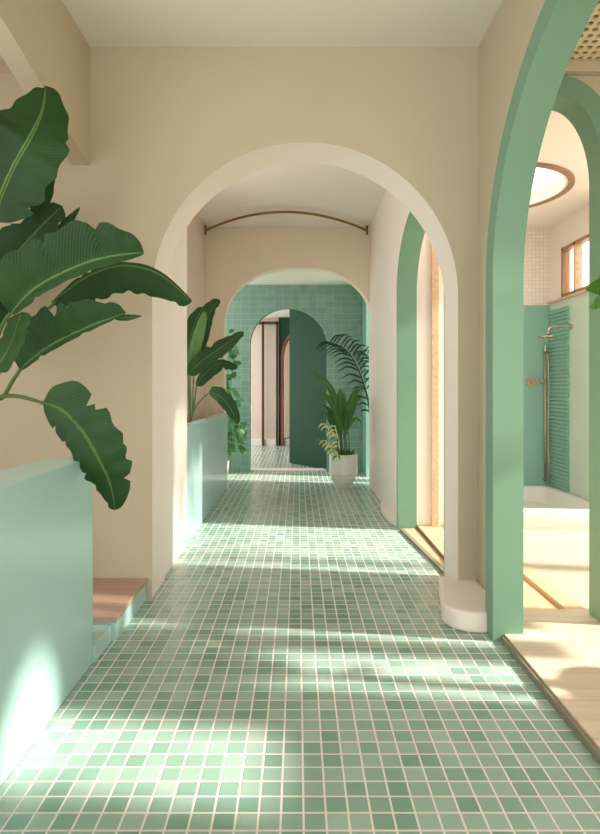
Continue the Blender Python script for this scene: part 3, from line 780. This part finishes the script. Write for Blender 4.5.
for i in range(7):   # small low leaves over the rim
    x = 336+i*2.6
    pleaf(pp, [(x, 459, 98), (x+1, 453, 99), (x+3*(-1)**i, 449, 100)], 1.6, 1.6, 'bright', 0.3, slender, 0, 110+i, rib=0.0, n=4)

# -- feathery palm standing in the niche of the back bay
ax_, ay_ = 0.95*H, D(93)
pa = empty('palm', (ax_, ay_, 0), 'dark feathery palm frond arching out from behind the second arch', 'plant')
MB().lathe([(0.11, 0), (0.14, 0.3), (0.12, 0.3), (0.11, 0.27)], (ax_, ay_, 0), 24).build('pot', M['clay'], pa)
def frond(parent, pts, nl, L0, mat, seed, side=Vector((0.5, 0.3, 0.3)), r=0.010, wl=0.009):
    rnd = random.Random(seed)
    P = catmull(pts, 10)
    fr_ = MB().tube(P, r, 6, r1=r*0.3).build('frond', M['palmdk'], parent)
    for k in range(nl):
        t = 0.35+0.63*k/(nl-1); p = P[int(t*(len(P)-1))]; T = (P[min(int(t*(len(P)-1))+1, len(P)-1)]-P[int(t*(len(P)-1))-1]).normalized()
        for sd in (-1, 1):
            L_ = L0*(math.sin(PI*min(0.98, 0.15+0.8*(1-t)*1.4))**0.6)*rnd.uniform(0.8, 1.1)
            d = (side*sd + T*0.5).normalized()
            q1 = p+d*L_*0.5+Vector((0, 0, 0.05*L_)); q2 = p+d*L_*0.95+Vector((0, 0, -0.30*L_))
            mb, _ = leaf_mesh([p, q1, q2], slender, wl, wl, lambda T_: T_.cross(Vector((0.1, 1, 0.2))), 0.2, 0.2, 0, 0, n=4, seed=k, cross=1)
            mb.build('leaflet', M[mat], fr_)
    return fr_
frond(pa, [PX(388, 470, 93), PX(376, 440, 94), PX(371, 415, 95), PX(364, 384, 95), PX(354, 360, 95), PX(342, 347, 95), PX(328, 342, 95)], 17, 0.34, 'palmdk', 3, Vector((0.8, -0.1, 0.2)), 0.024, 0.013)
frond(pa, [PX(390, 470, 93), PX(384, 420, 92), PX(378, 385, 92), PX(372, 362, 92), PX(364, 352, 92)], 11, 0.30, 'palmdk', 4, Vector((0.8, 0.2, 0.2)), 0.016, 0.012)

# -- banana plant out in the right hand room; one leaf tip reaches into view
qx, qy = 1.42*H, 1.75*H
qx_old = 0
bq = empty('banana_plant', (qx, qy, 0.03*H), 'bright green leaf tip of the plant at the right edge beside the shower arch', 'plant')
MB().lathe([(0.14, 0), (0.19, 0.36), (0.17, 0.36), (0.16, 0.33)], (qx, qy, 0.03*H), 24).build('pot', M['clay'], bq)
MB().tube([(qx, qy, 0.3), (qx+0.02, qy, 0.8), (qx, qy, 1.2)], 0.045, 10, r1=0.03).build('trunk', M['cane'], bq)
def wleaf(parent, pts, w_, seed, mat='leaf', tears=3, S=None):
    P = [Vector(p) for p in pts]
    mb, PP = leaf_mesh(P, banprof, w_, w_, (lambda T: T.cross(Vector((0, 0, 1)))) if S is None else (lambda T: S), 0.2, 0.2, 0.25, tears, n=8, seed=seed)
    o = mb.build('leaf', M[mat], parent); MB().tube(PP, 0.006, 6, r1=0.002).build('midrib', M['stem'], o)
tipL = PX(596, 309, 300)
wleaf(bq, [(qx, qy, 1.2), (qx-0.12, qy+0.15, 1.62), (tipL.x+0.07, D(300)-0.02, tipL.z+0.16), (tipL.x+0.012, D(300), tipL.z+0.06), tipL], 0.085, 41, 'bright', 1)
for k in range(9):
    a = k*2.4+0.6; L_ = 0.52+0.06*math.sin(k*1.7)
    c_, s_ = math.cos(a), math.sin(a)
    zt = 1.35+0.55*((k*37) % 10)/10
    wleaf(bq, [(qx, qy, 1.15), (qx+c_*L_*0.3, qy+s_*L_*0.3, zt+0.15), (qx+c_*L_*0.7, qy+s_*L_*0.7, zt+0.2), (qx+c_*L_, qy+s_*L_, zt-0.1)], 0.12, 140+k, 'leaf', 3)

for k, (zz, dz) in enumerate(((1.95, 0.25), (1.55, 0.12), (1.25, 0.2), (0.95, 0.1))):  # unseen leaves added to cast slanting shadows on the green jamb
    wleaf(bq, [(qx, qy, 1.1), (qx+0.06, qy+0.12, zz*H*0.8), (qx+0.12, qy+0.27, zz*H+0.05), (qx+0.10*(-1)**k+0.12, qy+0.46, zz*H+0.05-dz)], 0.07, 160+k, 'leaf', 3)
# -- tall palm tree outside, unseen, added so its crown dapples the left pier
ox, oy = 3.1*H, 2.80*H
ot = empty('unseen_shade_palm', (ox, oy, 0), 'unseen slim palm tree added on the terrace to dapple the left pier', 'tree')
MB().tube(catmull([(ox+0.2, oy, 0), (ox+0.1, oy, 1.5), (ox, oy, 2.6), (ox, oy, 3.75)], 6), 0.09, 12, r1=0.06).build('trunk', M['cane'], ot)
for k in range(11):
    a = k*2*PI/11+0.3; c_, s_ = math.cos(a), math.sin(a); mbf = MB(); uvl = mbf.bm.loops.layers.uv.new('UVMap')
    P = catmull([(ox, oy, 3.75), (ox+c_*0.4, oy+s_*0.4, 4.15), (ox+c_*0.8, oy+s_*0.8, 4.1), (ox+c_*1.1, oy+s_*1.1, 3.65)], 8)
    mbf.tube(P, 0.015, 6, r1=0.004)
    for i in range(3, len(P)-1):
        T = (P[i+1]-P[i]).normalized(); S = T.cross(Vector((0, 0, 1))).normalized()
        for sd in (-1, 1):
            d = (S*sd+T*0.6+Vector((0, 0, -0.5))).normalized(); L_ = 0.42
            p = P[i]; q = p+d*L_*0.5
            mbf.face([p, q+T*0.025, p+d*L_, q-T*0.025])
    mbf.build('frond', M['palm'], ot)
